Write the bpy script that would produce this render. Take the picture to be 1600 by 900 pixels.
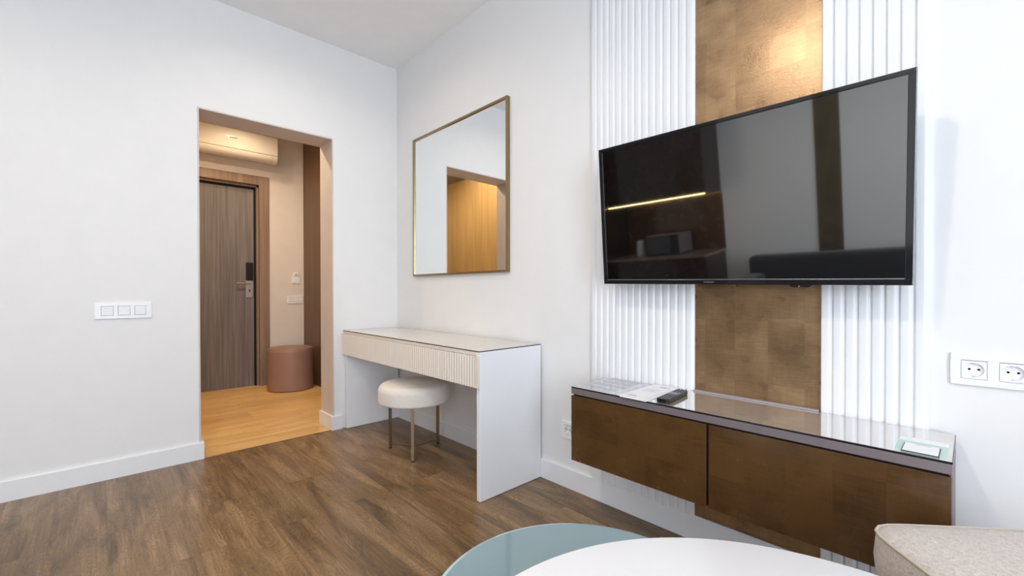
import bpy, bmesh, math, random
from mathutils import Vector, Matrix
random.seed(4)
PI = math.pi
for o in list(bpy.data.objects):
    bpy.data.objects.remove(o)
SC = bpy.context.scene
COL = SC.collection

# ------------------------------------------------------------------ camera
FPX = 682.17
YAW, PIT, ROL = .7581, -.0075, -.0013
F = Vector((-math.cos(YAW)*math.cos(PIT), math.sin(YAW)*math.cos(PIT), math.sin(PIT)))
R0 = F.cross(Vector((0, 0, 1))).normalized(); U0 = R0.cross(F)
RR = R0*math.cos(ROL)+U0*math.sin(ROL); UU = U0*math.cos(ROL)-R0*math.sin(ROL)
cd = bpy.data.cameras.new('camera'); cam = bpy.data.objects.new('camera', cd); COL.objects.link(cam)
m = Matrix((RR, UU, -F)).transposed().to_4x4(); m.translation = Vector((3.3637, -1.8419, 1.06))
cam.matrix_world = m
cd.sensor_fit = 'HORIZONTAL'; cd.sensor_width = 36; cd.lens = FPX/1600*36
cd.shift_y = 10.21/1600; cd.clip_start = .02
SC.camera = cam

# ------------------------------------------------------------------ colour management
vs = SC.view_settings
SC.display_settings.display_device = 'sRGB'
vs.view_transform = 'Standard'; vs.look = 'None'; vs.gamma = 1; vs.use_curve_mapping = False
vs.exposure = 0.05

# ------------------------------------------------------------------ world and lights
w = bpy.data.worlds.new('sky'); SC.world = w; w.use_nodes = True
bg = w.node_tree.nodes['Background']; bg.inputs[0].default_value = (.80, .88, 1, 1); bg.inputs[1].default_value = 2.0

H = 2.936          # ceiling height
XE, YS = 5.4, -3.9  # right end and back of the room
def area(name, loc, direction, sx, sy, power, col, spread=PI):
    l = bpy.data.lights.new(name, 'AREA'); l.shape = 'RECTANGLE'; l.size = sx; l.size_y = sy
    l.energy = power; l.color = col; l.spread = spread
    o = bpy.data.objects.new(name, l); COL.objects.link(o); o.location = loc
    o.rotation_euler = Vector(direction).to_track_quat('-Z', 'Y').to_euler()
    return o
def spot(name, loc, power, col, ang=110, blend=.8, rad=.05, direction=(0, 0, -1)):
    l = bpy.data.lights.new(name, 'SPOT'); l.energy = power; l.color = col
    l.spot_size = math.radians(ang); l.spot_blend = blend; l.shadow_soft_size = rad
    o = bpy.data.objects.new(name, l); COL.objects.link(o); o.location = loc
    o.rotation_euler = Vector(direction).to_track_quat('-Z', 'Y').to_euler()
    return o
# daylight through the end window and an added rear window
area('daylight_side', (XE+.30, -2.55, 1.5), (-1, 0, 0), 1.9, 2.3, 128, (.80, .89, 1))
area('added_daylight_rear', (4.35, YS-.30, 1.5), (0, 1, 0), 1.5, 2.3, 36, (.80, .89, 1))  # added source, gives the television wall frontal light
WARM = (1, .89, .77)

# ------------------------------------------------------------------ node helpers
def new_mat(name):
    mt = bpy.data.materials.new(name); mt.use_nodes = True
    nt = mt.node_tree; b = nt.nodes['Principled BSDF']
    return mt, nt, b
def N(nt, t, **kw):
    n = nt.nodes.new(t)
    for k, v in kw.items():
        if hasattr(n, k): setattr(n, k, v)
    return n
def coords(nt, scale=(1, 1, 1), rot=(0, 0, 0), loc=(0, 0, 0)):
    tc = N(nt, 'ShaderNodeTexCoord'); mp = N(nt, 'ShaderNodeMapping')
    nt.links.new(tc.outputs['Object'], mp.inputs[0])
    mp.inputs['Scale'].default_value = scale; mp.inputs['Rotation'].default_value = rot; mp.inputs['Location'].default_value = loc
    return mp.outputs[0]
def noise(nt, vec, scale, detail=4, rough=.5, dist=0):
    n = N(nt, 'ShaderNodeTexNoise'); nt.links.new(vec, n.inputs['Vector'])
    n.inputs['Scale'].default_value = scale; n.inputs['Detail'].default_value = detail
    n.inputs['Roughness'].default_value = rough; n.inputs['Distortion'].default_value = dist
    return n.outputs['Fac']
def ramp(nt, fac, stops):
    r = N(nt, 'ShaderNodeValToRGB'); nt.links.new(fac, r.inputs[0])
    e = r.color_ramp.elements
    e[0].position, e[0].color = stops[0][0], (*stops[0][1], 1)
    e[1].position, e[1].color = stops[-1][0], (*stops[-1][1], 1)
    for p, c in stops[1:-1]:
        k = e.new(p); k.color = (*c, 1)
    return r.outputs[0]
def mix(nt, a, b, fac, mode='MIX'):
    x = N(nt, 'ShaderNodeMix'); x.data_type = 'RGBA'; x.blend_type = mode
    if isinstance(fac, (int, float)): x.inputs[0].default_value = fac
    else: nt.links.new(fac, x.inputs[0])
    for i, v in ((6, a), (7, b)):
        if isinstance(v, tuple): x.inputs[i].default_value = (*v, 1)
        else: nt.links.new(v, x.inputs[i])
    return x.outputs[2]
def bump(nt, b, h, strength=.2, dist=.002):
    n = N(nt, 'ShaderNodeBump'); nt.links.new(h, n.inputs['Height'])
    n.inputs['Strength'].default_value = strength; n.inputs['Distance'].default_value = dist
    nt.links.new(n.outputs[0], b.inputs['Normal'])
def srgb(r, g, b):
    f = lambda c: (c/255/12.92 if c/255 <= .04045 else ((c/255+.055)/1.055)**2.4)
    return (f(r), f(g), f(b))
def plain(name, col, rough=.5, metal=0, bumps=None, spec=.5, coat=0, var=.03):
    mt, nt, b = new_mat(name)
    v = coords(nt)
    f = noise(nt, v, 9, 3)
    c = ramp(nt, f, [(.3, tuple(x*(1-var) for x in col)), (.7, tuple(min(1, x*(1+var)) for x in col))])
    nt.links.new(c, b.inputs['Base Color'])
    b.inputs['Roughness'].default_value = rough; b.inputs['Metallic'].default_value = metal
    b.inputs['Specular IOR Level'].default_value = spec; b.inputs['Coat Weight'].default_value = coat
    b.inputs['Coat Roughness'].default_value = .03
    if bumps: bump(nt, b, noise(nt, v, bumps[0], 3), bumps[1], .001)
    return mt
def emit(name, col, strength):
    mt, nt, b = new_mat(name)
    b.inputs['Base Color'].default_value = (*col, 1)
    b.inputs['Emission Color'].default_value = (*col, 1); b.inputs['Emission Strength'].default_value = strength
    return mt
def wood_floor(name, cols, along='x', length=1.22, width=.182, rough=.38, grain=1.0, seam=(.02, .012, .006), off=(0, 0, 0)):
    mt, nt, b = new_mat(name)
    rz = 0 if along == 'x' else PI/2
    v = coords(nt, rot=(0, 0, rz), loc=off)
    br = N(nt, 'ShaderNodeTexBrick'); nt.links.new(v, br.inputs[0])
    br.offset = .37; br.offset_frequency = 2
    br.inputs['Scale'].default_value = 1; br.inputs['Brick Width'].default_value = length
    br.inputs['Row Height'].default_value = width; br.inputs['Mortar Size'].default_value = .0006
    br.inputs['Mortar Smooth'].default_value = .1; br.inputs['Bias'].default_value = 0
    br.inputs['Color1'].default_value = (0, 0, 0, 1); br.inputs['Color2'].default_value = (1, 1, 1, 1); br.inputs['Mortar'].default_value = (.5, .5, .5, 1)
    # per plank offset of the grain
    sc = N(nt, 'ShaderNodeVectorMath', operation='MULTIPLY_ADD')
    nt.links.new(br.outputs['Color'], sc.inputs[0]); sc.inputs[1].default_value = (7.3, 3.1, 5.0); nt.links.new(v, sc.inputs[2])
    st = N(nt, 'ShaderNodeVectorMath', operation='MULTIPLY'); nt.links.new(sc.outputs[0], st.inputs[0]); st.inputs[1].default_value = (1.5, 9, 1)
    big = noise(nt, st.outputs[0], 1.1, 5, .55, 1.0)
    st3 = N(nt, 'ShaderNodeVectorMath', operation='MULTIPLY'); nt.links.new(sc.outputs[0], st3.inputs[0]); st3.inputs[1].default_value = (2.0, 5.5, 1)
    cathed = noise(nt, st3.outputs[0], 1.6, 2, .5, .8)
    rg = N(nt, 'ShaderNodeMath', operation='MULTIPLY'); nt.links.new(cathed, rg.inputs[0]); rg.inputs[1].default_value = 170
    sn = N(nt, 'ShaderNodeMath', operation='SINE'); nt.links.new(rg.outputs[0], sn.inputs[0])
    st2 = N(nt, 'ShaderNodeVectorMath', operation='MULTIPLY'); nt.links.new(sc.outputs[0], st2.inputs[0]); st2.inputs[1].default_value = (3.2, 85, 1)
    fine = noise(nt, st2.outputs[0], 1.3, 4, .65, .3)
    c = ramp(nt, big, [(.28, cols[0]), (.5, cols[1]), (.72, cols[2])])
    s01 = N(nt, 'ShaderNodeMapRange'); nt.links.new(sn.outputs[0], s01.inputs[0]); s01.inputs[1].default_value = -1; s01.inputs[2].default_value = 1
    s01.inputs[3].default_value = 1-.20*grain; s01.inputs[4].default_value = 1+.10*grain
    f01 = N(nt, 'ShaderNodeMapRange'); nt.links.new(fine, f01.inputs[0]); f01.inputs[1].default_value = .3; f01.inputs[2].default_value = .7
    f01.inputs[3].default_value = 1-.28*grain; f01.inputs[4].default_value = 1+.16*grain
    mm = N(nt, 'ShaderNodeMath', operation='MULTIPLY'); nt.links.new(s01.outputs[0], mm.inputs[0]); nt.links.new(f01.outputs[0], mm.inputs[1])
    pl = N(nt, 'ShaderNodeMapRange'); nt.links.new(br.outputs['Color'], pl.inputs[0]); pl.inputs[3].default_value = .90; pl.inputs[4].default_value = 1.08
    m2 = N(nt, 'ShaderNodeMath', operation='MULTIPLY'); nt.links.new(mm.outputs[0], m2.inputs[0]); nt.links.new(pl.outputs[0], m2.inputs[1])
    sc2 = N(nt, 'ShaderNodeVectorMath', operation='SCALE'); nt.links.new(c, sc2.inputs[0]); nt.links.new(m2.outputs[0], sc2.inputs['Scale'])
    col = mix(nt, sc2.outputs[0], seam, br.outputs['Fac'])
    nt.links.new(col, b.inputs['Base Color'])
    b.inputs['Roughness'].default_value = rough
    bump(nt, b, mm.outputs[0], .12, .001)
    return mt
def wood_vertical(name, c1, c2, rough=.45, axis='y', dens=40):
    mt, nt, b = new_mat(name)
    s = (dens, dens, 1.2)
    v = coords(nt, scale=s)
    f = noise(nt, v, 1.0, 6, .6, .4)
    g = noise(nt, coords(nt, scale=(dens*.15, dens*.15, .5)), 1.0, 3, .5, 1.2)
    a = ramp(nt, f, [(.3, c1), (.7, c2)])
    d = ramp(nt, g, [(.3, (.82, .82, .82)), (.7, (1.1, 1.1, 1.1))])
    nt.links.new(mix(nt, a, d, 1.0, 'MULTIPLY'), b.inputs['Base Color'])
    b.inputs['Roughness'].default_value = rough
    bump(nt, b, f, .15, .001)
    return mt
def leaf_metal(name, c1, c2, c3, rough=.32, metal=.85, tile=.118, spec=.5, bstr=.35, coat=0, bscale=150):
    """squares of metal leaf laid on a wall, seen along X and Z"""
    mt, nt, b = new_mat(name)
    v = coords(nt, rot=(PI/2, 0, 0))   # brick runs in local x / z
    br = N(nt, 'ShaderNodeTexBrick'); nt.links.new(v, br.inputs[0])
    br.offset = 0.0; br.offset_frequency = 2; br.squash = 1
    br.inputs['Scale'].default_value = 1; br.inputs['Brick Width'].default_value = tile; br.inputs['Row Height'].default_value = tile
    br.inputs['Mortar Size'].default_value = .0006; br.inputs['Mortar Smooth'].default_value = 1
    br.inputs['Color1'].default_value = (0, 0, 0, 1); br.inputs['Color2'].default_value = (1, 1, 1, 1); br.inputs['Mortar'].default_value = (.5, .5, .5, 1)
    blot = noise(nt, v, 9, 3, .5, .0)
    weave = noise(nt, coords(nt, scale=(2, 2, 22)), 9, 3, .6)
    weave2 = noise(nt, coords(nt, scale=(22, 2, 2)), 9, 3, .6)
    ad = N(nt, 'ShaderNodeMath', operation='MULTIPLY_ADD'); nt.links.new(br.outputs['Color'], ad.inputs[0]); ad.inputs[1].default_value = .12; hb = N(nt, 'ShaderNodeMath', operation='MULTIPLY'); hb.inputs[1].default_value = .4; nt.links.new(blot, hb.inputs[0]); nt.links.new(hb.outputs[0], ad.inputs[2])
    ad2 = N(nt, 'ShaderNodeMath', operation='MULTIPLY_ADD'); nt.links.new(weave, ad2.inputs[0]); ad2.inputs[1].default_value = .24; nt.links.new(ad.outputs[0], ad2.inputs[2])
    ad3 = N(nt, 'ShaderNodeMath', operation='MULTIPLY_ADD'); nt.links.new(weave2, ad3.inputs[0]); ad3.inputs[1].default_value = .14; nt.links.new(ad2.outputs[0], ad3.inputs[2])
    c = ramp(nt, ad3.outputs[0], [(.26, c1), (.45, c2), (.66, c3)])
    c = mix(nt, c, c2, br.outputs['Fac'])
    nt.links.new(c, b.inputs['Base Color'])
    b.inputs['Metallic'].default_value = metal; b.inputs['Specular IOR Level'].default_value = spec
    rr = N(nt, 'ShaderNodeMapRange'); nt.links.new(blot, rr.inputs[0]); rr.inputs[3].default_value = rough*.8; rr.inputs[4].default_value = rough*1.3
    nt.links.new(rr.outputs[0], b.inputs['Roughness'])
    b.inputs['Coat Weight'].default_value = coat; b.inputs['Coat Roughness'].default_value = .07
    bump(nt, b, noise(nt, v, bscale, 3, .6), bstr, .0012)
    return mt
def tweed(name, cols):
    mt, nt, b = new_mat(name)
    v = coords(nt)
    a = noise(nt, v, 420, 2, .6); c = noise(nt, v, 110, 5, .75, .8)
    col = ramp(nt, c, [(.28, cols[0]), (.45, cols[1]), (.6, cols[2]), (.75, cols[3])])
    col = mix(nt, col, ramp(nt, a, [(.3, (.8, .8, .8)), (.7, (1.1, 1.1, 1.1))]), 1.0, 'MULTIPLY')
    nt.links.new(col, b.inputs['Base Color'])
    b.inputs['Roughness'].default_value = .9; b.inputs['Sheen Weight'].default_value = .3
    bump(nt, b, a, .5, .0015)
    return mt
def pane_mat(name, gl=.06):
    mt = bpy.data.materials.new(name); mt.use_nodes = True; nt = mt.node_tree
    nt.nodes.remove(nt.nodes['Principled BSDF']); out = nt.nodes['Material Output']
    t = N(nt, 'ShaderNodeBsdfTransparent'); g = N(nt, 'ShaderNodeBsdfGlossy'); g.inputs['Roughness'].default_value = .02
    x = N(nt, 'ShaderNodeMixShader'); x.inputs[0].default_value = gl
    nt.links.new(t.outputs[0], x.inputs[1]); nt.links.new(g.outputs[0], x.inputs[2]); nt.links.new(x.outputs[0], out.inputs[0])
    return mt

M = {}
M['wall'] = plain('white_wallpaper', (.80, .795, .79), .75, bumps=(220, .25), var=.01)
M['ceiling'] = plain('white_ceiling_paint', (.92, .92, .92), .9, var=.01)
M['hall_wall'] = plain('beige_hall_paint', (.74, .69, .65), .8, var=.02)
M['lining'] = plain('taupe_lining', (.64, .57, .53), .5, var=.03)
M['skirting'] = plain('white_gloss_skirting', (.80, .81, .83), .35, var=.01)
M['floor'] = wood_floor('brown_oak_planks', [srgb(88, 66, 41), srgb(130, 101, 68), srgb(156, 127, 92)], 'x', rough=.33, grain=1.0, seam=srgb(84, 62, 42))
M['hall_floor'] = wood_floor('light_oak_planks', [srgb(216, 170, 106), srgb(228, 186, 122), srgb(238, 200, 138)], 'y', .9, .2, .30, .35, seam=srgb(140, 96, 52))
M['flute'] = plain('white_fluted_lacquer', (.80, .81, .83), .35, var=.01)
M['gold'] = leaf_metal('gold_leaf_squares', srgb(118, 92, 66), srgb(154, 124, 90), srgb(188, 158, 118), .27, metal=.62, spec=.9, coat=0, bstr=.3)
M['bronze'] = leaf_metal('bronze_leaf_lacquer', srgb(64, 42, 20), srgb(88, 61, 32), srgb(97, 69, 37), .25, .2, coat=.5, bstr=.06, bscale=60)
M['olive'] = leaf_metal('olive_leaf_squares', srgb(84, 74, 52), srgb(100, 88, 64), srgb(116, 104, 78), .3, .3)
M['greytrim'] = plain('light_grey_trim', srgb(168, 164, 168), .35, .2)
M['taupe'] = plain('taupe_metal_edge', srgb(128, 118, 120), .4, .3, var=.02)
M['black'] = plain('black_plastic', (.008, .008, .009), .3, var=.05)
M['bezel'] = plain('glossy_black_bezel', (.012, .012, .014), .12, var=.05, coat=.5)
M['darkgap'] = plain('black_gap', (.004, .004, .004), .9)
mt, nt, b = new_mat('glossy_screen'); M['screen'] = mt
b.inputs['Specular Tint'].default_value = (.96, .99, 1, 1)
b.inputs['Base Color'].default_value = (.004, .004, .0045, 1); b.inputs['Roughness'].default_value = .03; b.inputs['IOR'].default_value = 3.0
f_ = noise(nt, coords(nt), 3, 2); nt.links.new(ramp(nt, f_, [(0, (.004, .004, .004)), (1, (.005, .005, .006))]), b.inputs['Base Color'])
mt, nt, b = new_mat('dark_top_glass'); M['topglass'] = mt
nt.links.new(ramp(nt, noise(nt, coords(nt), 4, 2), [(.3, (.74, .71, .69)), (.7, (.76, .73, .71))]), b.inputs['Base Color'])
b.inputs['Roughness'].default_value = .03; b.inputs['Metallic'].default_value = .75; b.inputs['Coat Weight'].default_value = .0
M['glassedge'] = plain('dark_glass_edge', (.012, .012, .012), .1)
M['cream'] = plain('warm_lit_lacquer', (.76, .68, .59), .4, var=.01)  # desk front lacquer, warm lamp tint put into the base colour
M['cream_white'] = plain('white_lacquer', (.80, .81, .83), .4, var=.01)
mt, nt, b = new_mat('desk_glass'); M['deskglass'] = mt
nt.links.new(ramp(nt, noise(nt, coords(nt), 4, 2), [(.3, (.66, .61, .55)), (.7, (.67, .62, .56))]), b.inputs['Base Color'])
b.inputs['Roughness'].default_value = .04; b.inputs['IOR'].default_value = 1.7
M['champagne'] = plain('champagne_metal', srgb(150, 132, 98), .3, .9, var=.03)
M['brass'] = plain('brushed_brass', srgb(160, 140, 112), .3, .95, var=.05)
mt, nt, b = new_mat('mirror_silver'); M['mirror'] = mt
nt.links.new(ramp(nt, noise(nt, coords(nt), 1, 1), [(0, (.90, .92, .92)), (1, (.905, .925, .925))]), b.inputs['Base Color'])
b.inputs['Metallic'].default_value = 1; b.inputs['Roughness'].default_value = .0
M['velvet'] = tweed('cream_velvet', [(.76, .70, .64), (.79, .73, .67), (.81, .76, .70), (.83, .78, .73)])
M['leather'] = plain('mauve_brown_leather', srgb(150, 120, 108), .42, bumps=(180, .2), var=.03)
M['tweed'] = tweed('beige_tweed', [srgb(172, 160, 154), srgb(202, 190, 180), srgb(214, 204, 196), srgb(222, 215, 210)])
M['piping'] = plain('beige_piping', srgb(205, 192, 178), .8)
M['doorwood'] = wood_vertical('grey_brown_ash_veneer', srgb(98, 93, 94), srgb(140, 134, 134), dens=55)
M['framewood'] = wood_vertical('brown_ash_frame', srgb(128, 106, 92), srgb(158, 134, 116), dens=40)
M['panelwood'] = wood_vertical('dark_brown_veneer', srgb(88, 64, 46), srgb(116, 88, 64), dens=35)
M['ochre'] = wood_vertical('ochre_wood_veneer', srgb(200, 166, 112), srgb(210, 178, 124), dens=25)
M['plastic'] = plain('white_plastic', (.84, .85, .87), .3, var=.01)
M['ac'] = plain('white_appliance_plastic', (.80, .77, .72), .08, var=.01)
M['steel'] = plain('satin_steel', srgb(205, 205, 205), .3, .9)
M['whitetop'] = plain('white_table_lacquer', (.82, .82, .84), .25, var=.005)
mt, nt, b = new_mat('pale_blue_satin_glass'); M['blueglass'] = mt
nt.links.new(ramp(nt, noise(nt, coords(nt), 2, 2), [(.3, srgb(128, 152, 158)), (.7, srgb(130, 154, 160))]), b.inputs['Base Color'])
b.inputs['Roughness'].default_value = .05; b.inputs['IOR'].default_value = 1.6
M['blueedge'] = plain('bevelled_glass_edge', srgb(176, 204, 212), .1, coat=.5)
M['paper'] = plain('white_paper', (.86, .86, .88), .5)
M['ink'] = plain('grey_ink', (.30, .31, .34), .7)
M['mint'] = plain('mint_card', srgb(186, 218, 208), .4)
M['sheet'] = plain('glossy_print_sheet', srgb(186, 186, 192), .08, coat=.6)
M['button'] = plain('grey_rubber_button', (.10, .10, .11), .6)
M['pane'] = pane_mat('clear_window_pane')
M['sofa'] = tweed('charcoal_upholstery', [(.02, .02, .022), (.03, .03, .032), (.035, .035, .04), (.04, .04, .045)])
M['kitchen'] = plain('dark_brown_gloss', srgb(44, 28, 18), .15, var=.15)
M['counter'] = plain('brown_stone_counter', srgb(120, 100, 88), .25, var=.2)
M['curtain'] = plain('sheer_curtain_cloth', (.80, .80, .82), .9)
M['led'] = emit('warm_led', (1, .70, .30), 22)
M['lens'] = emit('downlight_lens', (1, .82, .60), 60)
M['red'] = emit('red_standby_led', (1, .02, .02), 2)

# ------------------------------------------------------------------ mesh helpers
def BM(): return bmesh.new()
def merge(dst, src):
    me = bpy.data.meshes.new('tmp'); src.to_mesh(me); src.free(); dst.from_mesh(me); bpy.data.meshes.remove(me)
def bx(bm, x0, x1, y0, y1, z0, z1, bev=0.0, seg=2, smooth=False):
    t = bmesh.new(); bmesh.ops.create_cube(t, size=1)
    for v in t.verts:
        v.co = Vector(((x0+x1)/2+v.co.x*(x1-x0), (y0+y1)/2+v.co.y*(y1-y0), (z0+z1)/2+v.co.z*(z1-z0)))
    if bev > 0: bmesh.ops.bevel(t, geom=list(t.edges), offset=bev, segments=seg, affect='EDGES', profile=.5)
    merge(bm, t); return bm
def box(*a, **k): return bx(BM(), *a, **k)
def lathe(bm, prof, cx=0, cy=0, n=64, cap=True):
    """prof: list of (r, z) from bottom to top"""
    rings = []
    for r, z in prof:
        if r < 1e-6: rings.append([bm.verts.new((cx, cy, z))])
        else: rings.append([bm.verts.new((cx+r*math.cos(2*PI*i/n), cy+r*math.sin(2*PI*i/n), z)) for i in range(n)])
    for a, b_ in zip(rings, rings[1:]):
        for i in range(n):
            j = (i+1) % n
            if len(a) == 1 and len(b_) == 1: continue
            if len(a) == 1: bm.faces.new((a[0], b_[j], b_[i]))
            elif len(b_) == 1: bm.faces.new((a[i], a[j], b_[0]))
            else: bm.faces.new((a[i], a[j], b_[j], b_[i]))
    bmesh.ops.recalc_face_normals(bm, faces=bm.faces[:])
    return bm
def prism(bm, pts, z0, z1, axis='z', bev=0):
    """extrude a polygon; axis z: pts are (x,y). axis x: pts are (y,z). axis y: pts are (x,z)"""
    t = bmesh.new()
    def P(p, s):
        if axis == 'z': return (p[0], p[1], s)
        if axis == 'x': return (s, p[0], p[1])
        return (p[0], s, p[1])
    a = [t.verts.new(P(p, z0)) for p in pts]; b_ = [t.verts.new(P(p, z1)) for p in pts]
    n = len(pts)
    t.faces.new(a); t.faces.new(b_)
    for i in range(n): t.faces.new((a[i], a[(i+1) % n], b_[(i+1) % n], b_[i]))
    bmesh.ops.recalc_face_normals(t, faces=t.faces[:])
    if bev: bmesh.ops.bevel(t, geom=list(t.edges), offset=bev, segments=2, affect='EDGES', profile=.5)
    merge(bm, t); return bm
def tube(bm, p0, p1, r, n=16, r2=None):
    p0, p1 = Vector(p0), Vector(p1); d = (p1-p0)
    t = bmesh.new(); bmesh.ops.create_cone(t, cap_ends=True, segments=n, radius1=r, radius2=r if r2 is None else r2, depth=d.length)
    q = Vector((0, 0, 1)).rotation_difference(d.normalized()).to_matrix().to_4x4(); q.translation = (p0+p1)/2
    bmesh.ops.transform(t, matrix=q, verts=t.verts[:]); merge(bm, t); return bm
def bar(bm, p0, p1, wdt, hgt, bev=.001):
    """rectangular bar from p0 to p1"""
    p0, p1 = Vector(p0), Vector(p1); d = p1-p0
    t = bmesh.new(); bmesh.ops.create_cube(t, size=1)
    for v in t.verts: v.co = Vector((v.co.x*d.length, v.co.y*wdt, v.co.z*hgt))
    if bev: bmesh.ops.bevel(t, geom=list(t.edges), offset=bev, segments=2, affect='EDGES', profile=.5)
    x = d.normalized()
    up = Vector((0, 0, 1)) if abs(x.z) < .9 else Vector((0, 1, 0))
    y = up.cross(x).normalized(); z = x.cross(y)
    q = Matrix((x, y, z)).transposed().to_4x4(); q.translation = (p0+p1)/2
    bmesh.ops.transform(t, matrix=q, verts=t.verts[:]); merge(bm, t); return bm
def rrect(cx, cy, hx, hy, r, n=6):
    pts = []
    for sx, sy, a0 in ((1, 1, 0), (-1, 1, 90), (-1, -1, 180), (1, -1, 270)):
        for i in range(n+1):
            a = math.radians(a0+90*i/n); pts.append((cx+sx*(hx-r)+r*math.cos(a), cy+sy*(hy-r)+r*math.sin(a)))
    return pts
def obj(name, bm, mat, parent=None, world=True, smooth=False, ang=40):
    if parent is not None and world:
        bmesh.ops.translate(bm, verts=bm.verts[:], vec=-ROOTLOC[parent.name])
    me = bpy.data.meshes.new(name); bm.to_mesh(me); bm.free()
    me.materials.append(mat)
    if smooth:
        for p in me.polygons: p.use_smooth = True
        try: me.set_sharp_from_angle(angle=math.radians(ang))
        except Exception: pass
    o = bpy.data.objects.new(name, me); COL.objects.link(o)
    if parent is not None:
        o.parent = parent; ROOTLOC[o.name] = ROOTLOC.get(parent.name, Vector((0, 0, 0)))
    return o
ROOTLOC = {}
def thing(name, label, cat, loc=(0, 0, 0), group=None):
    o = bpy.data.objects.new(name, None); COL.objects.link(o); o.location = loc; o.empty_display_size = .05
    ROOTLOC[o.name] = Vector(loc)
    o['label'] = label; o['category'] = cat
    if group: o['group'] = group
    return o
def tag(o, label, cat, group=None, kind=None):
    o['label'] = label; o['category'] = cat
    if group: o['group'] = group
    if kind: o['kind'] = kind
    return o
def struct(name, bm, mat, parent=None, **k):
    o = obj(name, bm, mat, parent, **k)
    if parent is None: o['kind'] = 'structure'
    return o

# ================================================================== SETTING
T = .12
OY0, OY1, OH = -1.386, -.535, 2.227      # opening in the left wall
WD = .24                                  # depth of that wall
HX, HY0, HY1, HH = -2.15, -2.42, -.05, 2.86  # hallway
struct('floor', box(0, XE, YS, 0, -.1, 0), M['floor'])
struct('floor_hall', box(HX-.3, 0, HY0-.1, .1, -.1, 0), M['hall_floor'])
struct('ceiling', box(-.05, XE+T, YS-T, T, H, H+.1), M['ceiling'])
struct('ceiling_hall', box(HX-.3, -WD, HY0-.1, .1, HH, HH+.1), M['ceiling'])
bm = BM()
bx(bm, -WD+.02, 0, YS-T, OY0, 0, H); bx(bm, -WD+.02, 0, OY1, T, 0, H); bx(bm, -WD+.02, 0, OY0, OY1, OH, H)
struct('wall_left', bm, M['wall'])
bm = BM()
bx(bm, -WD, -WD+.019, HY0, OY0, 0, HH); bx(bm, -WD, -WD+.019, OY1, .1, 0, HH); bx(bm, -WD, -WD+.019, OY0, OY1, OH, HH)
struct('wall_hall_near', bm, M['hall_wall'])
struct('wall_back', box(0, XE+T, .0, T, 0, H), M['wall'])
# right end wall and rear wall each have a window opening, the rear one added for its light
WZ0, WZ1 = .35, 2.6; WA = (-3.5, -1.6); WB = (3.6, 5.1); f = .06
def wall_with_hole(ax):
    bm = BM()
    if ax == 'x':
        for a, b_, c, d in ((YS, 0, 0, WZ0), (YS, 0, WZ1, H), (YS, WA[0], WZ0, WZ1), (WA[1], 0, WZ0, WZ1)): bx(bm, XE, XE+T, a, b_, c, d)
    else:
        for a, b_, c, d in ((0, XE+T, 0, WZ0), (0, XE+T, WZ1, H), (0, WB[0], WZ0, WZ1), (WB[1], XE+T, WZ0, WZ1)): bx(bm, a, b_, YS-T, YS, c, d)
    return bm
struct('wall_right', wall_with_hole('x'), M['wall'])
struct('wall_front', wall_with_hole('y'), M['wall'])
def window(name, ax, p, a, b_):
    def B(bm, u0, u1, v0, v1, z0, z1):
        return bx(bm, p+u0, p+u1, v0, v1, z0, z1, .004) if ax == 'x' else bx(bm, v0, v1, p-u1, p-u0, z0, z1, .004)
    bm = BM()
    B(bm, .02, .09, a, b_, WZ0, WZ0+f); B(bm, .02, .09, a, b_, WZ1-f, WZ1); B(bm, .02, .09, a, a+f, WZ0, WZ1); B(bm, .02, .09, b_-f, b_, WZ0, WZ1)
    B(bm, .025, .085, (a+b_)/2-.03, (a+b_)/2+.03, WZ0, WZ1)
    wo = struct(name, bm, M['plastic'])
    obj('pane', B(BM(), .05, .058, a+f, b_-f, WZ0+f, WZ1-f), M['pane'], wo, world=False)
    obj('window_sill', B(BM(), -.15, .02, a-.04, b_+.04, WZ0-.03, WZ0), M['plastic'], wo, world=False)
window('window_1', 'x', XE, *WA); window('window_added_rear', 'y', YS, *WB)  # rear window is added to light the television wall from the front
# hallway walls; far wall has the entrance door opening
DY0, DY1, DH = -1.47, -.53, 2.25
bm = BM()
bx(bm, HX-.14, HX, HY0, DY0, 0, HH); bx(bm, HX-.14, HX, DY1, .1, 0, HH); bx(bm, HX-.14, HX, DY0, DY1, DH, HH)
struct('wall_hall_far', bm, M['hall_wall'])
struct('wall_hall_left', box(HX, -WD, HY0-.1, HY0, 0, HH), M['hall_wall'])
struct('wall_hall_right', box(HX, -WD, HY1+.012, .1, 0, HH), M['hall_wall'])
# opening lining
bm = BM(); L = .010
bx(bm, -WD-.004, 0.001, OY0, OY0+L, 0, OH, .0008); bx(bm, -WD-.004, 0.001, OY1-L, OY1, 0, OH, .0008); bx(bm, -WD-.004, 0.001, OY0+L, OY1-L, OH-L, OH, .0008)
struct('trim_1', bm, M['lining'])
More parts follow.
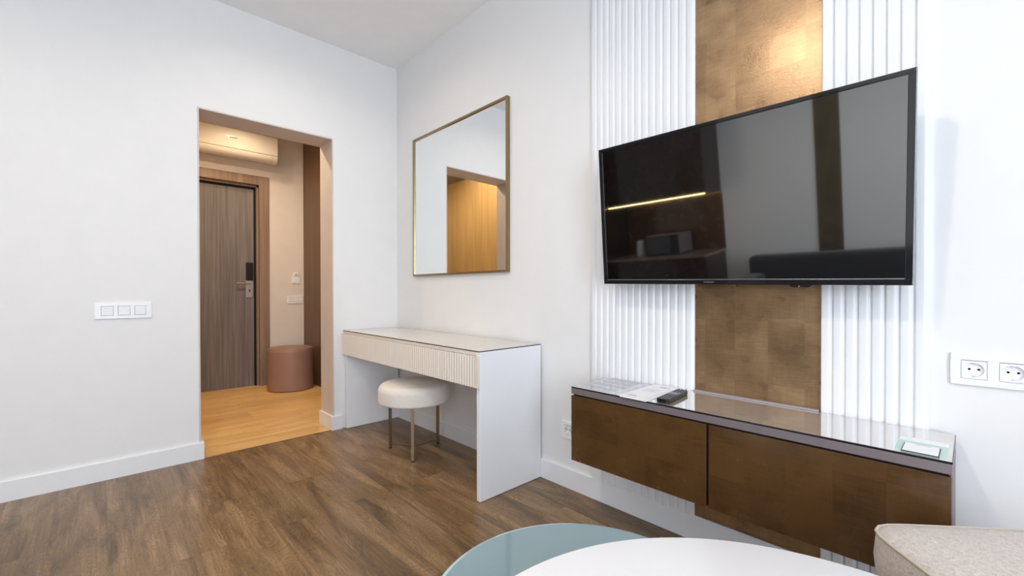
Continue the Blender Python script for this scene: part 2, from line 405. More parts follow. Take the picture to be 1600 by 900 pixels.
# skirting boards
BH, BT = .108, .015
def skirt_prof(t, h): return [(0, 0), (-t, 0), (-t, h-.006), (-t+.004, h), (0, h)]
bm = BM(); prism(bm, [(y, z) for y, z in skirt_prof(BT, BH)], 0.0, XE, 'x')
struct('baseboard_back', bm, M['skirting'])
def sk_left(y0, y1):
    b2 = BM(); prism(b2, [(0, 0), (BT, 0), (BT, BH-.006), (BT-.004, BH), (0, BH)], y0, y1, 'y'); return b2
bm = sk_left(YS, OY0+L+BT); bx(bm, -WD-.01, .001, OY0+L, OY0+L+BT, 0, BH, .002)
struct('baseboard_left', bm, M['skirting'])
bm = sk_left(OY1-L-BT, -.478); bx(bm, -WD-.01, .001, OY1-L-BT, OY1-L, 0, BH, .002)
struct('baseboard_corner', bm, M['skirting'])
struct('baseboard_front', box(1.35, XE, YS, YS+BT, 0, BH, .003), M['skirting'])
struct('trim_2', box(-.004, .004, OY0+L+BT, OY1-L-BT, -.001, .0025, .001), M['brass'])   # threshold strip

# ================================================================== ENTRANCE DOOR
fr = BM(); cw = .10
bx(fr, HX-.02, HX+.016, DY1-.0, DY1+cw, 0, DH+cw, .003); bx(fr, HX-.02, HX+.016, DY0-cw, DY0, 0, DH+cw, .003)
bx(fr, HX-.02, HX+.016, DY0, DY1, DH, DH+cw, .003)
bx(fr, HX-.13, HX-.02, DY1-.022, DY1, 0, DH, .002); bx(fr, HX-.13, HX-.02, DY0, DY0+.022, 0, DH, .002); bx(fr, HX-.13, HX-.02, DY0, DY1, DH-.022, DH, .002)
door = struct('door_1', fr, M['framewood'], smooth=False)
lx = HX-.065
obj('door_leaf', box(lx-.045, lx, DY0+.024, DY1-.026, .001, DH-.026, .002), M['doorwood'], door, world=False)
bm = BM(); bx(bm, lx+.0005, lx+.012, DY1-.040, DY1-.0225, .002, DH-.024); bx(bm, lx+.0005, lx+.012, DY0+.024, DY1-.040, DH-.042, DH-.024)
obj('reveal_shade', bm, M['darkgap'], door, world=False)  # black strips standing in for the dark shade between leaf and frame
ly = -.615
rd = obj('card_reader', box(lx, lx+.022, ly-.035, ly+.035, 1.185, 1.385, .005), M['black'], door, world=False)
lp = obj('lock_plate', box(lx, lx+.012, ly-.035, ly+.035, .995, 1.183, .003), M['steel'], door, world=False)
bm = BM(); tube(bm, (lx+.01, ly, 1.15), (lx+.055, ly, 1.15), .011); tube(bm, (lx+.05, ly+.008, 1.15), (lx+.055, ly-.135, 1.152), .010, r2=.012)
h = obj('lever_handle', bm, M['steel'], lp, world=False, smooth=True)
bm = BM(); tube(bm, (lx+.011, ly, 1.075), (lx+.0135, ly, 1.075), .009); bx(bm, lx+.011, lx+.0135, ly-.004, ly+.004, 1.05, 1.075)
obj('keyhole', bm, M['black'], lp, world=False)

# ================================================================== WALL PANELS
def fluted(name, x0, x1, label, pitch=.0351):
    bm = BM(); base, dep = -.0115, .0085
    n = max(1, round((x1-x0)/pitch)); p = (x1-x0)/n; pts = [(x0, 0.0), (x0, base)]
    ss = lambda v: (lambda c: c*c*(3-2*c))(max(0, min(1, v)))
    for i in range(n):
        for t in (0, .03, .06, .09, .13, .2, .35, .5, .6, .68, .75, .81, .87, .93, .97):
            s = ss(t/.10)*ss((1-t)/.34)*(.86+.14*math.sin(PI*t))
            pts.append((x0+(i+t)*p, base-.001-dep*s))
    pts += [(x1, base), (x1, 0.0)]
    # strips so the polygon stays simple
    z0, z1 = BH, H
    lo = [bm.verts.new((x, y, z0)) for x, y in pts]; hi = [bm.verts.new((x, y, z1)) for x, y in pts]
    for i in range(len(pts)-1): bm.faces.new((lo[i], lo[i+1], hi[i+1], hi[i]))
    bm.faces.new(lo[::-1]); bm.faces.new(hi)
    bmesh.ops.recalc_face_normals(bm, faces=bm.faces[:])
    o = obj(name, bm, M['flute'], smooth=True, ang=35)
    return tag(o, label, 'wall panel', 'white fluted panels beside the gold panel')
PX = (2.027, 2.554, 2.999, 3.274)
fluted('fluted_wall_panel', PX[0], PX[1], 'wide white vertically ribbed wall panel left of the gold panel')
fluted('fluted_wall_panel', PX[2], PX[3], 'narrow white vertically ribbed wall panel right of the gold panel')
o = obj('gold_wall_panel', box(PX[1]+.001, PX[2]-.001, -.007, 0, BH, H), M['gold'])
tag(o, 'tall gold leaf wall panel between the two white ribbed panels', 'wall panel')

# ================================================================== TELEVISION
def television():
    t = thing('television', 'large flat black television mounted on the wall above the console', 'television')
    tilt, yw, rl = .0993, -.0032, -.0174
    ex = Vector((math.cos(yw), math.sin(yw), 0)); up = Vector((0, -math.sin(tilt), math.cos(tilt)))
    up = (up-ex*up.dot(ex)).normalized()
    e2 = ex*math.cos(rl)+up*math.sin(rl); u2 = up*math.cos(rl)-ex*math.sin(rl); n2 = u2.cross(e2)  # toward the room = -y
    n2 = e2.cross(u2)   # x cross z = -y
    q = Matrix((e2, -n2, u2)).transposed().to_4x4()
    q.translation = Vector((2.1871, -.140, 1.0933)); t.matrix_world = q
    W, Hh = 1.0587, .6061; f = .015
    bm = BM(); bx(bm, .004, W-.004, .012, .045, .004, Hh-.004, .004); bx(bm, .15, W-.15, .045, .075, .08, Hh-.18, .01)
    obj('back_cover', bm, M['black'], t, world=False)
    bm = BM(); fs = .019; fb = .019
    bx(bm, 0, W, 0, .014, Hh-f, Hh, .0025); bx(bm, 0, W, 0, .014, 0, fb, .0025)
    bx(bm, 0, fs, 0, .014, fb-.003, Hh-f+.003, .002); bx(bm, W-fs, W, 0, .014, fb-.003, Hh-f+.003, .002)
    obj('bezel', bm, M['bezel'], t, world=False)
    s = obj('screen', box(fs, W-fs, .003, .012, fb, Hh-f), M['screen'], t, world=False)
    bm = BM(); bx(bm, fs, W-fs, .0022, .0035, fb, fb+.0016)
    obj('screen_lip', bm, M['steel'], t, world=False)
    # maker's lettering
    cu = bpy.data.curves.new('lettering', 'FONT'); cu.body = 'SAMSUNG'; cu.size = .0085; cu.extrude = .0003; cu.align_x = 'CENTER'
    tmp = bpy.data.objects.new('tmp', cu); COL.objects.link(tmp); bpy.context.view_layer.update()
    me = bpy.data.meshes.new_from_object(tmp.evaluated_get(bpy.context.evaluated_depsgraph_get())); bpy.data.objects.remove(tmp)
    me.materials.append(M['steel'])
    lo = bpy.data.objects.new('lettering', me); COL.objects.link(lo); lo.parent = t
    lo.rotation_euler = (PI/2, 0, 0); lo.location = (W*.452, -.0006, .0065)
    ir = obj('sensor_box', prism(BM(), [(.745, .001), (.755, -.008), (.805, -.008), (.815, .001)], .002, .02, 'y', .0008), M['bezel'], t, world=False)
    obj('standby_light', box(.7745, .7775, .0005, .003, -.006, -.003), M['red'], ir, world=False)
    bm = BM(); bx(bm, .33, .36, .075, .112, .10, .42, .002); bx(bm, .66, .69, .075, .112, .10, .42, .002); bx(bm, .28, .74, .108, .116, .2, .32, .002)
    obj('wall_bracket', bm, M['black'], t, world=False)
television()

# ================================================================== MIRROR
def mirror():
    x0, x1, z0, z1 = .300, 1.403, 1.179, 2.258; f = .014; d = .026
    t = thing('wall_mirror', 'square mirror in thin brass frame hung above the white desk', 'mirror', ((x0+x1)/2, 0, z0))
    bm = BM()
    bx(bm, x0, x1, -d, -.001, z0, z0+f, .0015); bx(bm, x0, x1, -d, -.001, z1-f, z1, .0015)
    bx(bm, x0, x0+f, -d, -.001, z0+f, z1-f, .0015); bx(bm, x1-f, x1, -d, -.001, z0+f, z1-f, .0015)
    obj('frame', bm, M['champagne'], t)
    obj('mirror_glass', box(x0+f-.001, x1-f+.001, -.016, -.003, z0+f-.001, z1-f+.001), M['mirror'], t)
mirror()

# ================================================================== DESK
def desk():
    x0, x1, y0, z1 = .002, 1.673, -.466, .755
    yb = -BT-.0005
    t = thing('writing_desk', 'white panel-leg desk with ribbed drawer front and glass top', 'desk', ((x0+x1)/2, y0/2, 0))
    pt = .028
    obj('side_panel', box(x0+.014, x0+.014+pt, y0+.010, yb, 0.002, z1-.02, .0015), M['cream_white'], t)
    obj('side_panel', box(x1-pt, x1, y0+.004, yb, 0.002, z1, .0025), M['cream_white'], t)
    obj('top_board', box(x0, x1-pt-.0005, y0+.002, yb, z1-.019, z1, .0015), M['cream'], t)
    bm = BM(); bx(bm, x0+.06, x1-pt-.01, y0+.03, yb, .588, .733, .001)
    obj('drawer_box', bm, M['cream'], t)
    xm = (x0+x1)/2
    for a, b_ in ((x0, xm-.001), (xm+.001, x1)):
        z0, zt = .576, .7345
        bm = BM(); pts = [(a, y0+.0035), (a, y0-.0115)]
        fa, fb = a+.004, b_-(.030 if b_ == x1 else .003)
        n = round((fb-fa)/.0225); p = (fb-fa)/n
        for i in range(n):
            for tt, yy in ((0, .001), (.06, .0085), (.22, .0085), (.28, .001), (.42, -.003), (.55, -.0042), (.68, -.0042), (.82, -.003), (.99, .001)):
                pts.append((fa+(i+tt)*p, y0+yy-.0075))
        pts += [(fb+.001, y0-.0115), (b_, y0-.0115), (b_, y0+.0035)]
        lo = [bm.verts.new((x, y, z0)) for x, y in pts]; hi = [bm.verts.new((x, y, zt)) for x, y in pts]
        for i in range(len(pts)): j = (i+1) % len(pts); bm.faces.new((lo[i], lo[j], hi[j], hi[i]))
        bm.faces.new(lo[::-1]); bm.faces.new(hi); bmesh.ops.recalc_face_normals(bm, faces=bm.faces[:])
        obj('drawer_front', bm, M['cream'], t)
    g = obj('glass_top', box(x0+.001, x1-.001, y0+.001, yb, z1+.0005, z1+.006, .0008), M['deskglass'], t)
    bm = BM(); bx(bm, x0+.001, x1-.001, y0-.0008, y0+.001, z1+.0012, z1+.0052); bx(bm, x1-.001, x1+.0008, y0, yb, z1+.0012, z1+.0052)
    obj('glass_edge', bm, M['glassedge'], g)
desk()

# ================================================================== DESK STOOL
def stool():
    cx, cy = .807, -.318
    t = thing('round_stool', 'cream upholstered round stool with thin brass legs under the desk', 'stool', (cx, cy, 0))
    prof = [(0, .335)]
    r = .233
    for a in range(-90, 1, 15): prof.append((r-.014+.014*math.cos(math.radians(a)), .349+.014*math.sin(math.radians(a))))
    for a in range(0, 91, 10): prof.append((r-.045+.045*math.cos(math.radians(a)), .412+.045*math.sin(math.radians(a))))
    prof += [(.12, .463), (.05, .465), (0, .4655)]
    obj('seat', lathe(BM(), prof, cx, cy, 96), M['velvet'], t, smooth=True, ang=60)
    feet = [(.972, -.430), (.655, -.414), (.797, -.127)]
    c0 = Vector((cx, cy, .03))
    for fx, fy in feet:
        bm = BM(); d = (Vector((fx, fy, 0))-Vector((cx, cy, 0))).normalized(); a = math.atan2(d.y, d.x)
        t2 = bmesh.new(); bx(t2, -.007, .007, -.010, .010, .006, .336, .0012)
        bmesh.ops.rotate(t2, verts=t2.verts[:], cent=(0, 0, 0), matrix=Matrix.Rotation(a, 3, 'Z')); bmesh.ops.translate(t2, verts=t2.verts[:], vec=(fx, fy, 0))
        merge(bm, t2)
        lg = obj('leg', bm, M['brass'], t)
        bm = BM(); tube(bm, (fx, fy, 0), (fx, fy, .006), .009)
        obj('foot_pad', bm, M['black'], lg)
    bm = BM()
    for fx, fy in feet:
        bar(bm, c0, (fx, fy, .03), .014, .008)
    obj('stretcher', bm, M['brass'], t)
stool()

# ================================================================== MEDIA CONSOLE
def console():
    x0, x1, y0, yb = 2.140, 3.331, -.322, -.0235
    t = thing('media_console', 'floating wall console with bronze leaf doors and grey glass top', 'console', ((x0+x1)/2, yb, .313))
    bm = BM(); bx(bm, x0, x1, y0+.020, yb, .313, .600, .001)
    obj('body', bm, M['taupe'], t)
    obj('shadow_gap', box(x0+.006, x1-.006, y0+.012, y0+.0195, .316, .606), M['darkgap'], t)
    bm = BM(); bx(bm, x0, x1, y0, yb, .606, .632, .0012); 
    obj('top_board', bm, M['taupe'], t)
    obj('rear_strip', box(PX[1]+.003, PX[2]-.003, yb-.004, -.008, .6387, .6445, .001), M['greytrim'], t)
    g = obj('glass_top', box(x0+.001, x1-.001, y0+.001, yb, .6325, .6385, .0008), M['topglass'], t)
    bm = BM(); bx(bm, x0+.001, x1-.001, y0-.0008, y0+.001, .633, .638); bx(bm, x1-.001, x1+.0006, y0, yb, .633, .638); bx(bm, x0-.0006, x0+.001, y0, yb, .633, .638)
    obj('glass_edge', bm, M['glassedge'], g)
    for a, b_ in ((x0+.001, 2.7325), (2.7410, x1-.0015)):
        d = obj('door', box(a, b_, y0-.001, y0+.011, .3125, .6000, .0012), M['bronze'], t)
console()

# small things on the console: z of the glass
ZG = .6386
def remote():
    p0, p1 = Vector((2.562, -.308, 0)), Vector((2.547, -.108, 0)); d = p1-p0; L_ = d.length
    t = thing('remote_control', 'black remote control lying on the console glass beside the leaflet', 'remote control', ((p0+p1)/2+Vector((0, 0, ZG))))
    t.rotation_euler.z = math.atan2(d.y, d.x)
    bm = BM(); prism(bm, rrect(0, 0, L_/2, .024, .010), .0005, .017, 'z', .003)
    obj('casing', bm, M['black'], t, world=False)
    for i in range(9):
        if 4 <= i <= 5: continue
        for j in (-1, 0, 1):
            obj('button', prism(BM(), rrect(-L_/2+.018+i*.0225, j*.014, .006, .0042, .002, 3), .0165, .0185, 'z'), M['button'], t, world=False)
    bm = BM(); lathe(bm, [(.0, .0165), (.016, .0165), (.016, .0185), (.010, .019), (0, .019)], .014-.002, 0, 32)
    obj('round_pad', bm, M['ink'], t, world=False)
remote()
def flat(name, label, cat, c, hx, hy, rot, z, mat, lines=None, group=None, th=.0008, curl=0):
    t = thing(name, label, cat, (c[0], c[1], z), group); t.rotation_euler.z = rot
    bm = BM(); bx(bm, -hx, hx, -hy, hy, 0, th)
    if curl:
        bmesh.ops.subdivide_edges(bm, edges=bm.edges[:], cuts=8, use_grid_fill=True)
        for v in bm.verts: v.co.z += curl*(max(0, (-v.co.x/hx-.3))**2)*(.4+.6*max(0, v.co.y/hy))
    obj('sheet', bm, mat, t, world=False)
    if lines:
        bm = BM()
        for (a, b_, yy, hh) in lines: bx(bm, a*hx, b_*hx, yy*hy-hh, yy*hy+hh, th-.0001, th+.0002)
        obj('printing', bm, M['ink'], t, world=False)
    return t
tl = [(-.75, .35-random.random()*.3, .85-.075*i, .0011) for i in range(20)]
flat('printed_sheet', 'glossy grey printed sheet at the left end of the console', 'paper', (2.258, -.172), .110, .142, .0, ZG, M['sheet'],
     [(-.85, .85-.3*random.random(), .9-.09*i, .0016) for i in range(21) if i % 5 != 4])
flat('leaflet', 'white paper leaflet with small grey print beside the remote control', 'leaflet', (2.436, -.180), .056, .150, -.03, ZG+.0022, M['paper'],
     [(-.5, .2, -.72, .0035), (-.5, .1, -.66, .0012), (-.2, .6, .75, .004), (-.1, .5, .65, .001), (-.55, .5, .3, .0007), (-.55, .5, .2, .0007), (-.55, .4, .1, .0007), (-.55, .5, 0, .0007)])
flat('booklet', 'pale booklet tucked under the white leaflet', 'booklet', (2.452, -.186), .058, .147, .0, ZG, M['paper'], th=.002)
c_ = flat('folded_card', 'mint and white folded card at the right end of the console', 'card', (3.271, -.232), .050, .078, .0, ZG, M['mint'], th=.0012)
obj('header_strip', box(-.050, .050, .038, .078, .0011, .0016), M['paper'], c_, world=False)['label'] = 'white strip along the back edge'
c_ = flat('notice_card', 'small white notice card lying on the mint card', 'card', (3.271, -.268), .034, .040, .0, ZG+.0022, M['paper'],
          [(-.35, .55, .84, .0010)], th=.002)

# ================================================================== SOCKETS AND SWITCHES
def wallplate_frame(bm, hw, hh, d, openings):
    """plate in local x (width), z (height), facing -y with square openings cut as (cx, half)"""
    xs = [-hw]+[v for c, s in openings for v in (c-s, c+s)]+[hw]
    s = openings[0][1]
    bx(bm, -hw, hw, -d, 0, s, hh, .0025); bx(bm, -hw, hw, -d, 0, -hh, -s, .0025)
    for i in range(0, len(xs), 2): bx(bm, xs[i], xs[i+1], -d+.0004, 0, -s-.002, s+.002, .0004)
    return bm
def socket(name, label, loc, rz, centres, hw, hh=.046, kind='socket', group=None):
    t = thing(name, label, 'socket' if kind == 'socket' else 'switch', loc, group); t.rotation_euler.z = rz
    s = .0262
    bm = BM(); wallplate_frame(bm, hw, hh, .009, [(c, s) for c in centres])
    obj('cover_plate', bm, M['plastic'], t, world=False)
    for c in centres:
        if kind == 'socket':
            # recessed round well in a square insert
            bm = BM(); n = 48; r = .0205; h = s-.0008
            sq = []; ring = []; ring2 = []
            for i in range(n):
                a = 2*PI*i/n; ca, sa = math.cos(a), math.sin(a); k = h/max(abs(ca), abs(sa))
                sq.append(bm.verts.new((c+k*ca, -.0096, k*sa))); ring.append(bm.verts.new((c+r*ca, -.0096, r*sa))); ring2.append(bm.verts.new((c+r*.93*ca, .012, r*.93*sa)))
            for i in range(n):
                j = (i+1) % n
                bm.faces.new((sq[i], sq[j], ring[j], ring[i])); bm.faces.new((ring[i], ring[j], ring2[j], ring2[i]))
            for v in ring2: v.co.y = -.0015
            bm.faces.new(ring2)
            bmesh.ops.recalc_face_normals(bm, faces=bm.faces[:])
            ins = obj('socket_insert', bm, M['plastic'], t, world=False)
            bm = BM()
            for sx in (-1, 1): obj('pin_hole', tube(BM(), (c+sx*.0095, -.0018, .001), (c+sx*.0095, -.0008, .001), .0031), M['darkgap'], ins, world=False)
            for sz in (-1, 1): obj('earth_clip', box(c-.003, c+.003, -.0085, -.0018, sz*.0185-.0014, sz*.0185+.0014, .0004), M['steel'], ins, world=False)
        else:
            t2 = bmesh.new(); bx(t2, c-s+.0012, c+s-.0012, -.0125, -.001, -s+.0012, s-.0012, .0012)
            bmesh.ops.rotate(t2, verts=t2.verts[:], cent=(c, -.008, 0), matrix=Matrix.Rotation(.05, 3, 'X'))
            bm = BM(); merge(bm, t2)
            obj('rocker', bm, M['plastic'], t, world=False)
    return t
obj('card_shadow_outline', box(-.0365, .0365, -.0425, .0425, -.0014, .0012), M['black'], c_, world=False)  # black sheet laid under the notice card as its shadow and outline
socket('wall_socket', 'white double power socket on the wall right of the console', (3.404, 0, .831), 0, (-.0375, .0375), .086)
socket('wall_socket', 'white single power socket on the wall between desk and console', (1.862, 0, .309), 0, (0,), .045, .048)
socket('light_switch', 'white triple light switch on the wall left of the doorway', (0, -1.736, .952), PI/2, (-.071, 0, .071), .123, .046, 'switch')
socket('light_switch', 'double light switch on the hallway wall above the pouf', (HX, -.155, .965), PI/2, (-.036, .036), .086, .046, 'switch')
def keycard():
    t = thing('card_switch', 'white key card switch on the hallway wall above the double switch', 'switch', (HX, -.145, 1.20))
    t.rotation_euler.z = PI/2
    obj('cover_plate', box(-.044, .044, -.010, 0, -.044, .044, .002), M['plastic'], t, world=False)
    obj('touch_pad', box(-.026, .026, -.013, -.009, -.026, .026, .001), M['plastic'], t, world=False)
    bm = BM(); bx(bm, -.027, .027, -.018, 0, .0445, .085, .003)
    cl = obj('sensor_head', bm, M['plastic'], t, world=False)
    obj('sensor_window', box(-.012, .010, -.0190, -.017, .056, .066), M['ink'], cl, world=False)
keycard()

# ================================================================== HALLWAY THINGS
def hall_pouf():
    cx, cy, r, h = -1.770, -.320, .228, .458
    t = thing('round_pouf', 'round brown leather pouf in the hallway corner', 'pouf', (cx, cy, 0))
    prof = [(0, .004), (r-.008, .004), (r-.001, .012), (r, .02), (r, h-.05)]
    for a in range(0, 91, 10): prof.append((r-.035+.035*math.cos(math.radians(a)), h-.035+.035*math.sin(math.radians(a))-.004))
    prof += [(r*.5, h+.0005), (0, h+.001)]
    obj('body', lathe(BM(), prof, cx, cy, 96), M['leather'], t, smooth=True, ang=70)
    bm = BM()
    for k in range(96):
        a, b_ = 2*PI*k/96, 2*PI*(k+1)/96
        tube(bm, (cx+(r-.008)*math.cos(a), cy+(r-.008)*math.sin(a), h-.015), (cx+(r-.008)*math.cos(b_), cy+(r-.008)*math.sin(b_), h-.015), .0028, 6)
    obj('piping', bm, M['leather'], t)
hall_pouf()
def ac():
    y0, y1 = -1.25, -.393; xb = HX; zt, zb = 2.775, 2.47
    t = thing('air_conditioner', 'white split air conditioner above the entrance door', 'air conditioner', (xb, (y0+y1)/2, zb))
    prof = [(xb+.001, zb+.03), (xb+.001, zt), (xb+.17, zt), (xb+.205, zt-.02), (xb+.218, zt-.09), (xb+.222, zb+.085)]
    body = prof+[(xb+.222, zb+.080), (xb+.18, zb+.03), (xb+.10, zb+.012)]
    bm = BM(); prism(bm, body, y0, y1, 'y', .003); obj('casing', bm, M['ac'], t)
    bm = BM(); prism(bm, [(xb+.223, zb+.083), (xb+.228, zb+.083), (xb+.225, zt-.10), (xb+.212, zt-.03), (xb+.206, zt-.03), (xb+.219, zt-.10)], y0+.003, y1-.003, 'y'); obj('front_panel', bm, M['ac'], t)
    fl = []
    for k in range(9):
        a = math.radians(k*10); fl.append((xb+.150+.072*math.cos(a), zb+.076-.075*math.sin(a)))
    fl2 = [(x-.004*math.cos(math.radians(k*10)), z+.004) for k, (x, z) in enumerate(fl)]
    bm = BM(); prism(bm, fl+fl2[::-1], y0+.01, y1-.055, 'y'); obj('air_flap', bm, M['ac'], t)
    bm = BM(); prism(bm, fl+fl2[::-1], y1-.052, y1-.001, 'y'); obj('end_cap', bm, M['ac'], t)
    obj('badge', box(xb+.2265, xb+.2285, -.85, -.78, 2.655, 2.665), M['ink'], t)
ac()
def wardrobe():
    x0, x1, y0, y1, z1 = HX+.01, -WD-.06, HY0+.002, -1.86, 2.60
    t = thing('hallway_wardrobe', 'tall ochre wood wardrobe in the hallway, visible in the wall mirror', 'wardrobe', ((x0+x1)/2, y0, 0))
    obj('body', box(x0, x1, y0, y1-.021, .07, z1, .002), M['ochre'], t); obj('plinth', box(x0+.01, x1-.01, y0, y1-.05, 0, .07), M['black'], t)
    n = 4; w_ = (x1-x0)/n
    for k in range(n):
        d = obj('door', box(x0+k*w_+.0015, x0+(k+1)*w_-.0015, y1-.02, y1, .075, z1-.003, .001), M['ochre'], t)
wardrobe()
# brown veneered panel along the right side of the hallway
o = obj('wood_wall_panel', box(HX+.001, -WD-.011, HY1-.008, HY1+.010, 0.001, HH-.002, .001), M['panelwood'])
tag(o, 'tall dark brown wooden panel behind the pouf along the hallway', 'wall panel')

# ================================================================== ROUND TABLES
def table_white():
    cx, cy, z, r = 3.298, -1.325, .55, .500
    t = thing('coffee_table', 'large round white coffee table in the foreground overlapping the glass one', 'table', (cx, cy, 0))
    prof = [(0, z-.024), (r-.012, z-.024), (r-.002, z-.016), (r, z-.004), (r-.0015, z-.001), (r-.004, z), (0, z)]
    obj('tabletop', lathe(BM(), prof, cx, cy, 160), M['whitetop'], t, smooth=True, ang=30)
    obj('column', lathe(BM(), [(0, .02), (.035, .02), (.035, z-.024), (0, z-.024)], cx, cy, 32), M['whitetop'], t, smooth=True)
    obj('foot_plate', lathe(BM(), [(0, 0), (.22, 0), (.22, .008), (.05, .02), (0, .02)], cx, cy, 64), M['whitetop'], t, smooth=True)
def table_glass():
    cx, cy, z, r = 2.820, -1.117, .410, .331
    t = thing('glass_side_table', 'lower round pale blue glass table partly under the white table', 'table', (cx, cy, 0))
    prof = [(0, z-.010), (r-.002, z-.010), (r-.011, z-.0005), (0, z)]
    obj('tabletop', lathe(BM(), [(0, z-.010), (r-.010, z-.010), (r-.010, z), (0, z)], cx, cy, 128), M['blueglass'], t, smooth=True, ang=30)
    obj('glass_rim', lathe(BM(), [(r-.0098, z-.010), (r-.001, z-.010), (r, z-.009), (r, z-.003), (r-.0098, z), (r-.0098, z-.010)], cx, cy, 128), M['blueedge'], t, smooth=True, ang=30)
    for k in range(3):
        a = math.radians(95+120*k); x, y = cx+.2*math.cos(a), cy+.2*math.sin(a)
        bm = BM(); tube(bm, (x, y, 0), (x, y, z-.010), .010); obj('leg', bm, M['steel'], t)
    bm = BM(); n = 48
    for k in range(n):
        a, b_ = 2*PI*k/n, 2*PI*(k+1)/n
        tube(bm, (cx+.2*math.cos(a), cy+.2*math.sin(a), .03), (cx+.2*math.cos(b_), cy+.2*math.sin(b_), .03), .006, 8)
    obj('base_ring', bm, M['steel'], t)
table_white(); table_glass()

# ================================================================== UPHOLSTERED STOOL IN THE FOREGROUND
def ottoman():
    d1 = Vector((.66, -.751, 0)); corner = Vector((3.196, -.503, 0)); hs = .212
    d2 = Vector((.751, .66, 0))
    c = corner+d1*(hs-.012)+d2*(hs-.012)
    t = thing('square_stool', 'beige tweed square cushioned stool at the right end of the console', 'stool', (c.x, c.y, 0))
    t.rotation_euler.z = math.atan2(d1.y, d1.x)
    zt, zb, rc = .500, .385, .050
    def ring(inset, z, bulge=0):
        n = 64; out = []
        for i in range(n):
            a = 2*PI*(i+.5)/n; ca, sa = math.cos(a), math.sin(a); p = 7.0
            k = (abs(ca)**p+abs(sa)**p)**(-1/p)*(hs-inset)
            # cushions swell slightly along the sides
            out.append((k*ca, k*sa, z))
        return out
    bm = BM(); prof = [(.010, zb), (.002, zb+.006), (0, zb+.02), (-.003, (zt+zb)/2), (0, zt-.012), (.002, zt-.004), (.010, zt+.001), (.035, zt+.006), (.09, zt+.009), (.15, zt+.010), (.19, zt+.0105)]
    rings = [[bm.verts.new(q) for q in ring(i_, z_)] for i_, z_ in prof]
    for a, b_ in zip(rings, rings[1:]):
        for i in range(64): j = (i+1) % 64; bm.faces.new((a[i], a[j], b_[j], b_[i]))
    bm.faces.new(rings[0][::-1]); bm.faces.new(rings[-1])
    obj('seat_cushion', bm, M['tweed'], t, world=False, smooth=True, ang=80)
    bm = BM(); pr_ = ring(.0005, zt-.004)
    for i in range(64): tube(bm, pr_[i], pr_[(i+1) % 64], .0034, 8)
    obj('piping', bm, M['piping'], t, world=False, smooth=True)
    bm = BM(); prism(bm, rrect(0, 0, hs-.02, hs-.02, .04), zb-.03, zb-.0005, 'z', .003)
    obj('seat_frame', bm, M['black'], t, world=False)
    for sx in (-1, 1):
        for sy in (-1, 1):
            bm = BM(); tube(bm, (sx*(hs-.035), sy*(hs-.035), 0), (sx*(hs-.045), sy*(hs-.045), zb-.03), .011, 16, .018)
            obj('leg', bm, M['black'], t, world=False, smooth=True)
ottoman()

# ================================================================== BEHIND THE CAMERA (seen in the television, mirror and glass)
def kitchen():
    yb = YS
    t = thing('kitchen_base_cabinet', 'low dark brown kitchen cabinet behind the camera reflected in the television', 'cabinet', (.66, yb, 0))
    bm = BM(); bx(bm, .021, 1.30, yb+.001, yb+.56, .08, .80, .002); obj('body', bm, M['kitchen'], t)
    for k in range(3): obj('door', box(.022+k*.426, .022+(k+1)*.426-.004, yb+.56, yb+.578, .085, .795, .002), M['kitchen'], t)
    bm = BM(); bx(bm, .021, 1.28, yb+.05, yb+.5, 0, .08); obj('plinth', bm, M['black'], t)
    o = obj('countertop', box(.020, 1.31, yb+.001, yb+.60, .80, .832, .003), M['counter']); tag(o, 'brown stone worktop on the low kitchen cabinet', 'worktop')
    o = obj('backsplash', box(.020, 1.31, yb+.001, yb+.012, .832, 1.50), M['bronze']); tag(o, 'glossy brown splashback under the kitchen wall cabinet', 'splashback')
    t = thing('kitchen_wall_cabinet', 'dark brown kitchen wall cabinet with warm light strip beneath', 'cabinet', (.66, yb, 1.50))
    bm = BM(); bx(bm, .020, 1.30, yb+.001, yb+.45, 1.50, 2.60, .002); obj('body', bm, M['kitchen'], t)
    for k in range(3): obj('door', box(.021+k*.426, .021+(k+1)*.426-.004, yb+.45, yb+.468, 1.502, 2.598, .002), M['kitchen'], t)
    obj('light_strip', box(.03, 1.29, yb+.43, yb+.444, 1.492, 1.4998), M['led'], t)
    for (x, r, h, mt_, nm, lb) in ((.36, .06, .20, 'sheet', 'electric_kettle', 'grey kettle on the kitchen worktop'),):
        k = thing(nm, lb, 'kettle', (x, yb+.3, .832))
        obj('jug', lathe(BM(), [(0, 0), (r, 0), (r*1.05, .03), (r*.8, h), (0, h+.01)], 0, 0, 32), M[mt_], k, world=False, smooth=True)
        bm = BM(); tube(bm, (r*.9, 0, h*.9), (r*1.7, 0, h*.75), .008); tube(bm, (r*1.7, 0, h*.75), (r*1.6, 0, .04), .008); obj('handle', bm, M['black'], k, world=False)
    k = thing('microwave_oven', 'grey microwave oven on the kitchen worktop', 'microwave', (.72, yb+.25, .832))
    obj('housing', box(-.22, .22, -.17, .17, .01, .25, .006), M['taupe'], k, world=False)
    obj('door', box(-.215, .11, .171, .182, .02, .24, .003), M['bezel'], k, world=False)
    obj('control_panel', box(.115, .215, .171, .178, .02, .24, .003), M['black'], k, world=False)
kitchen()
o = obj('tall_side_panel', box(.001, .0155, YS+.001, YS+.80, BH+.002, 2.60, .001), M['kitchen']); tag(o, 'tall dark brown panel closing the left end of the kitchen cabinets', 'cabinet panel')
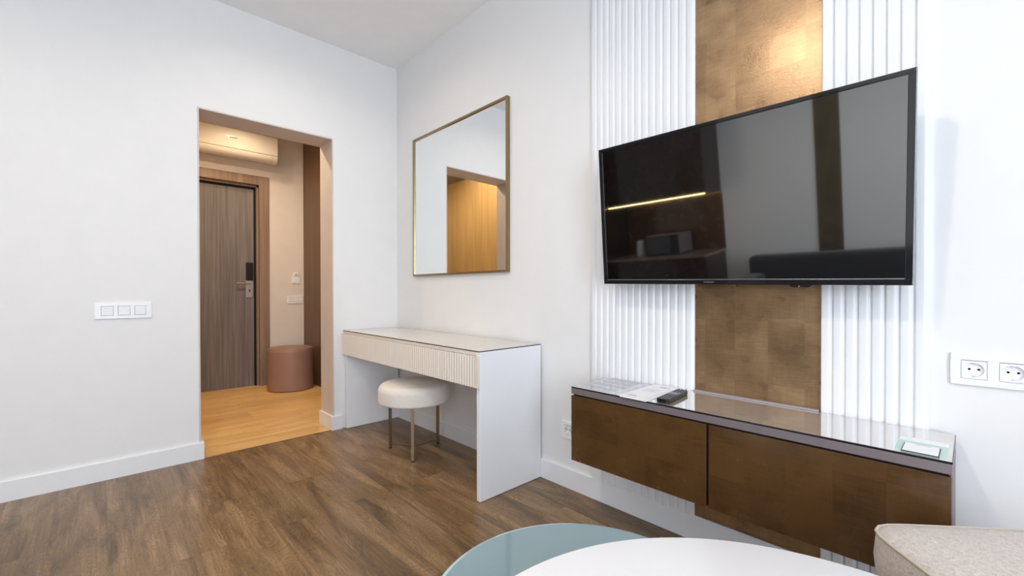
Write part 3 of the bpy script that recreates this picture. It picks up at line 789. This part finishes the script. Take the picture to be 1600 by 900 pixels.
def sofa():
    x0, x1, yb = 1.62, 3.55, YS+.06
    t = thing('sofa', 'charcoal three seat sofa behind the camera against the rear wall', 'sofa', ((x0+x1)/2, yb, 0))
    obj('base', box(x0, x1, yb, yb+.85, .10, .28, .02), M['sofa'], t)
    obj('backrest', box(x0+.002, x1-.002, yb, yb+.2, .281, .74, .05, 4), M['sofa'], t)
    for a in (x0, x1-.18): obj('armrest', box(a, a+.18, yb+.201, yb+.85, .281, .56, .04, 4), M['sofa'], t)
    wd = (x1-x0-.37)/3
    for k in range(3): obj('seat_cushion', box(x0+.185+k*wd, x0+.185+(k+1)*wd-.005, yb+.205, yb+.85, .282, .43, .035, 4), M['sofa'], t)
    for sx in (x0+.08, x1-.08):
        for sy in (yb+.08, yb+.77):
            bm = BM(); tube(bm, (sx, sy, 0), (sx, sy, .10), .02); obj('leg', bm, M['black'], t)
sofa()
o = obj('gold_wall_strip', box(2.235, 2.445, YS, YS+.008, BH, H), M['olive']); tag(o, 'narrow bronze leaf strip on the rear wall above the sofa', 'wall panel')
# sheer curtains beside the windows
def curtain(y0, y1, label):
    n = 90; bm = BM(); lo = []; hi = []
    for i in range(n+1):
        y = y0+(y1-y0)*i/n; x = XE-.12+.022*math.sin(i*.9)
        lo.append(bm.verts.new((x, y, .02))); hi.append(bm.verts.new((x, y, H-.05)))
    for i in range(n): bm.faces.new((lo[i], lo[i+1], hi[i+1], hi[i]))
    o = obj('curtain', bm, M['curtain'], smooth=True, ang=180)
    md = o.modifiers.new('thick', 'SOLIDIFY'); md.thickness = .002
    tag(o, label, 'curtain')
curtain(-3.85, -3.55, 'white curtain gathered beside the end window near the rear wall')
curtain(-1.53, -1.05, 'white curtain gathered beside the window near the console wall')

# ceiling downlights: rim, lens and the lamp's own light
def downlight(x, y, z, power, label, group, ang=115, col=WARM, rad=.05, room=True):
    t = thing('ceiling_downlight', label, 'ceiling light', (x, y, z), group)
    bm = BM(); lathe(bm, [(.036, -.001), (.045, -.004), (.046, -.0005), (.036, -.0005), (.036, -.001)], 0, 0, 40)
    obj('rim', bm, M['plastic'], t, world=False, smooth=True)
    bm = BM(); lathe(bm, [(0, -.0022), (.035, -.0022), (.035, -.0008), (0, -.0008)], 0, 0, 32)
    obj('lens', bm, M['lens'], t, world=False)
    s = spot('lamp_light', (0, 0, -.02), power, col, ang, .6, rad); s.parent = t
    return t
g1 = 'warm downlights in the room ceiling'
for (x, y, lb) in ((2.5, -2.11, 'ceiling downlight behind the camera mirrored in the gold panel'), (.9, -1.0, 'ceiling downlight above the desk side of the room'), (1.0, -2.9, 'ceiling downlight near the kitchen cabinets'), (4.2, -2.11, 'ceiling downlight nearest the windows')):
    downlight(x, y, H, 80 if 2 < x < 3 else (20 if x < 2 else 6), lb, g1, 165, rad=.06)
g2 = 'warm downlights in the hallway ceiling'
for (x, y, pw, lb) in ((-1.56, -.77, 13, 'hallway ceiling downlight nearest the entrance door'), (-.85, -1.0, 74, 'hallway ceiling downlight just inside the doorway'), (-.9, -1.75, 30, 'hallway ceiling downlight beside the wardrobe')):
    downlight(x, y, HH, pw, lb, g2, 165, (1, .76, .48))
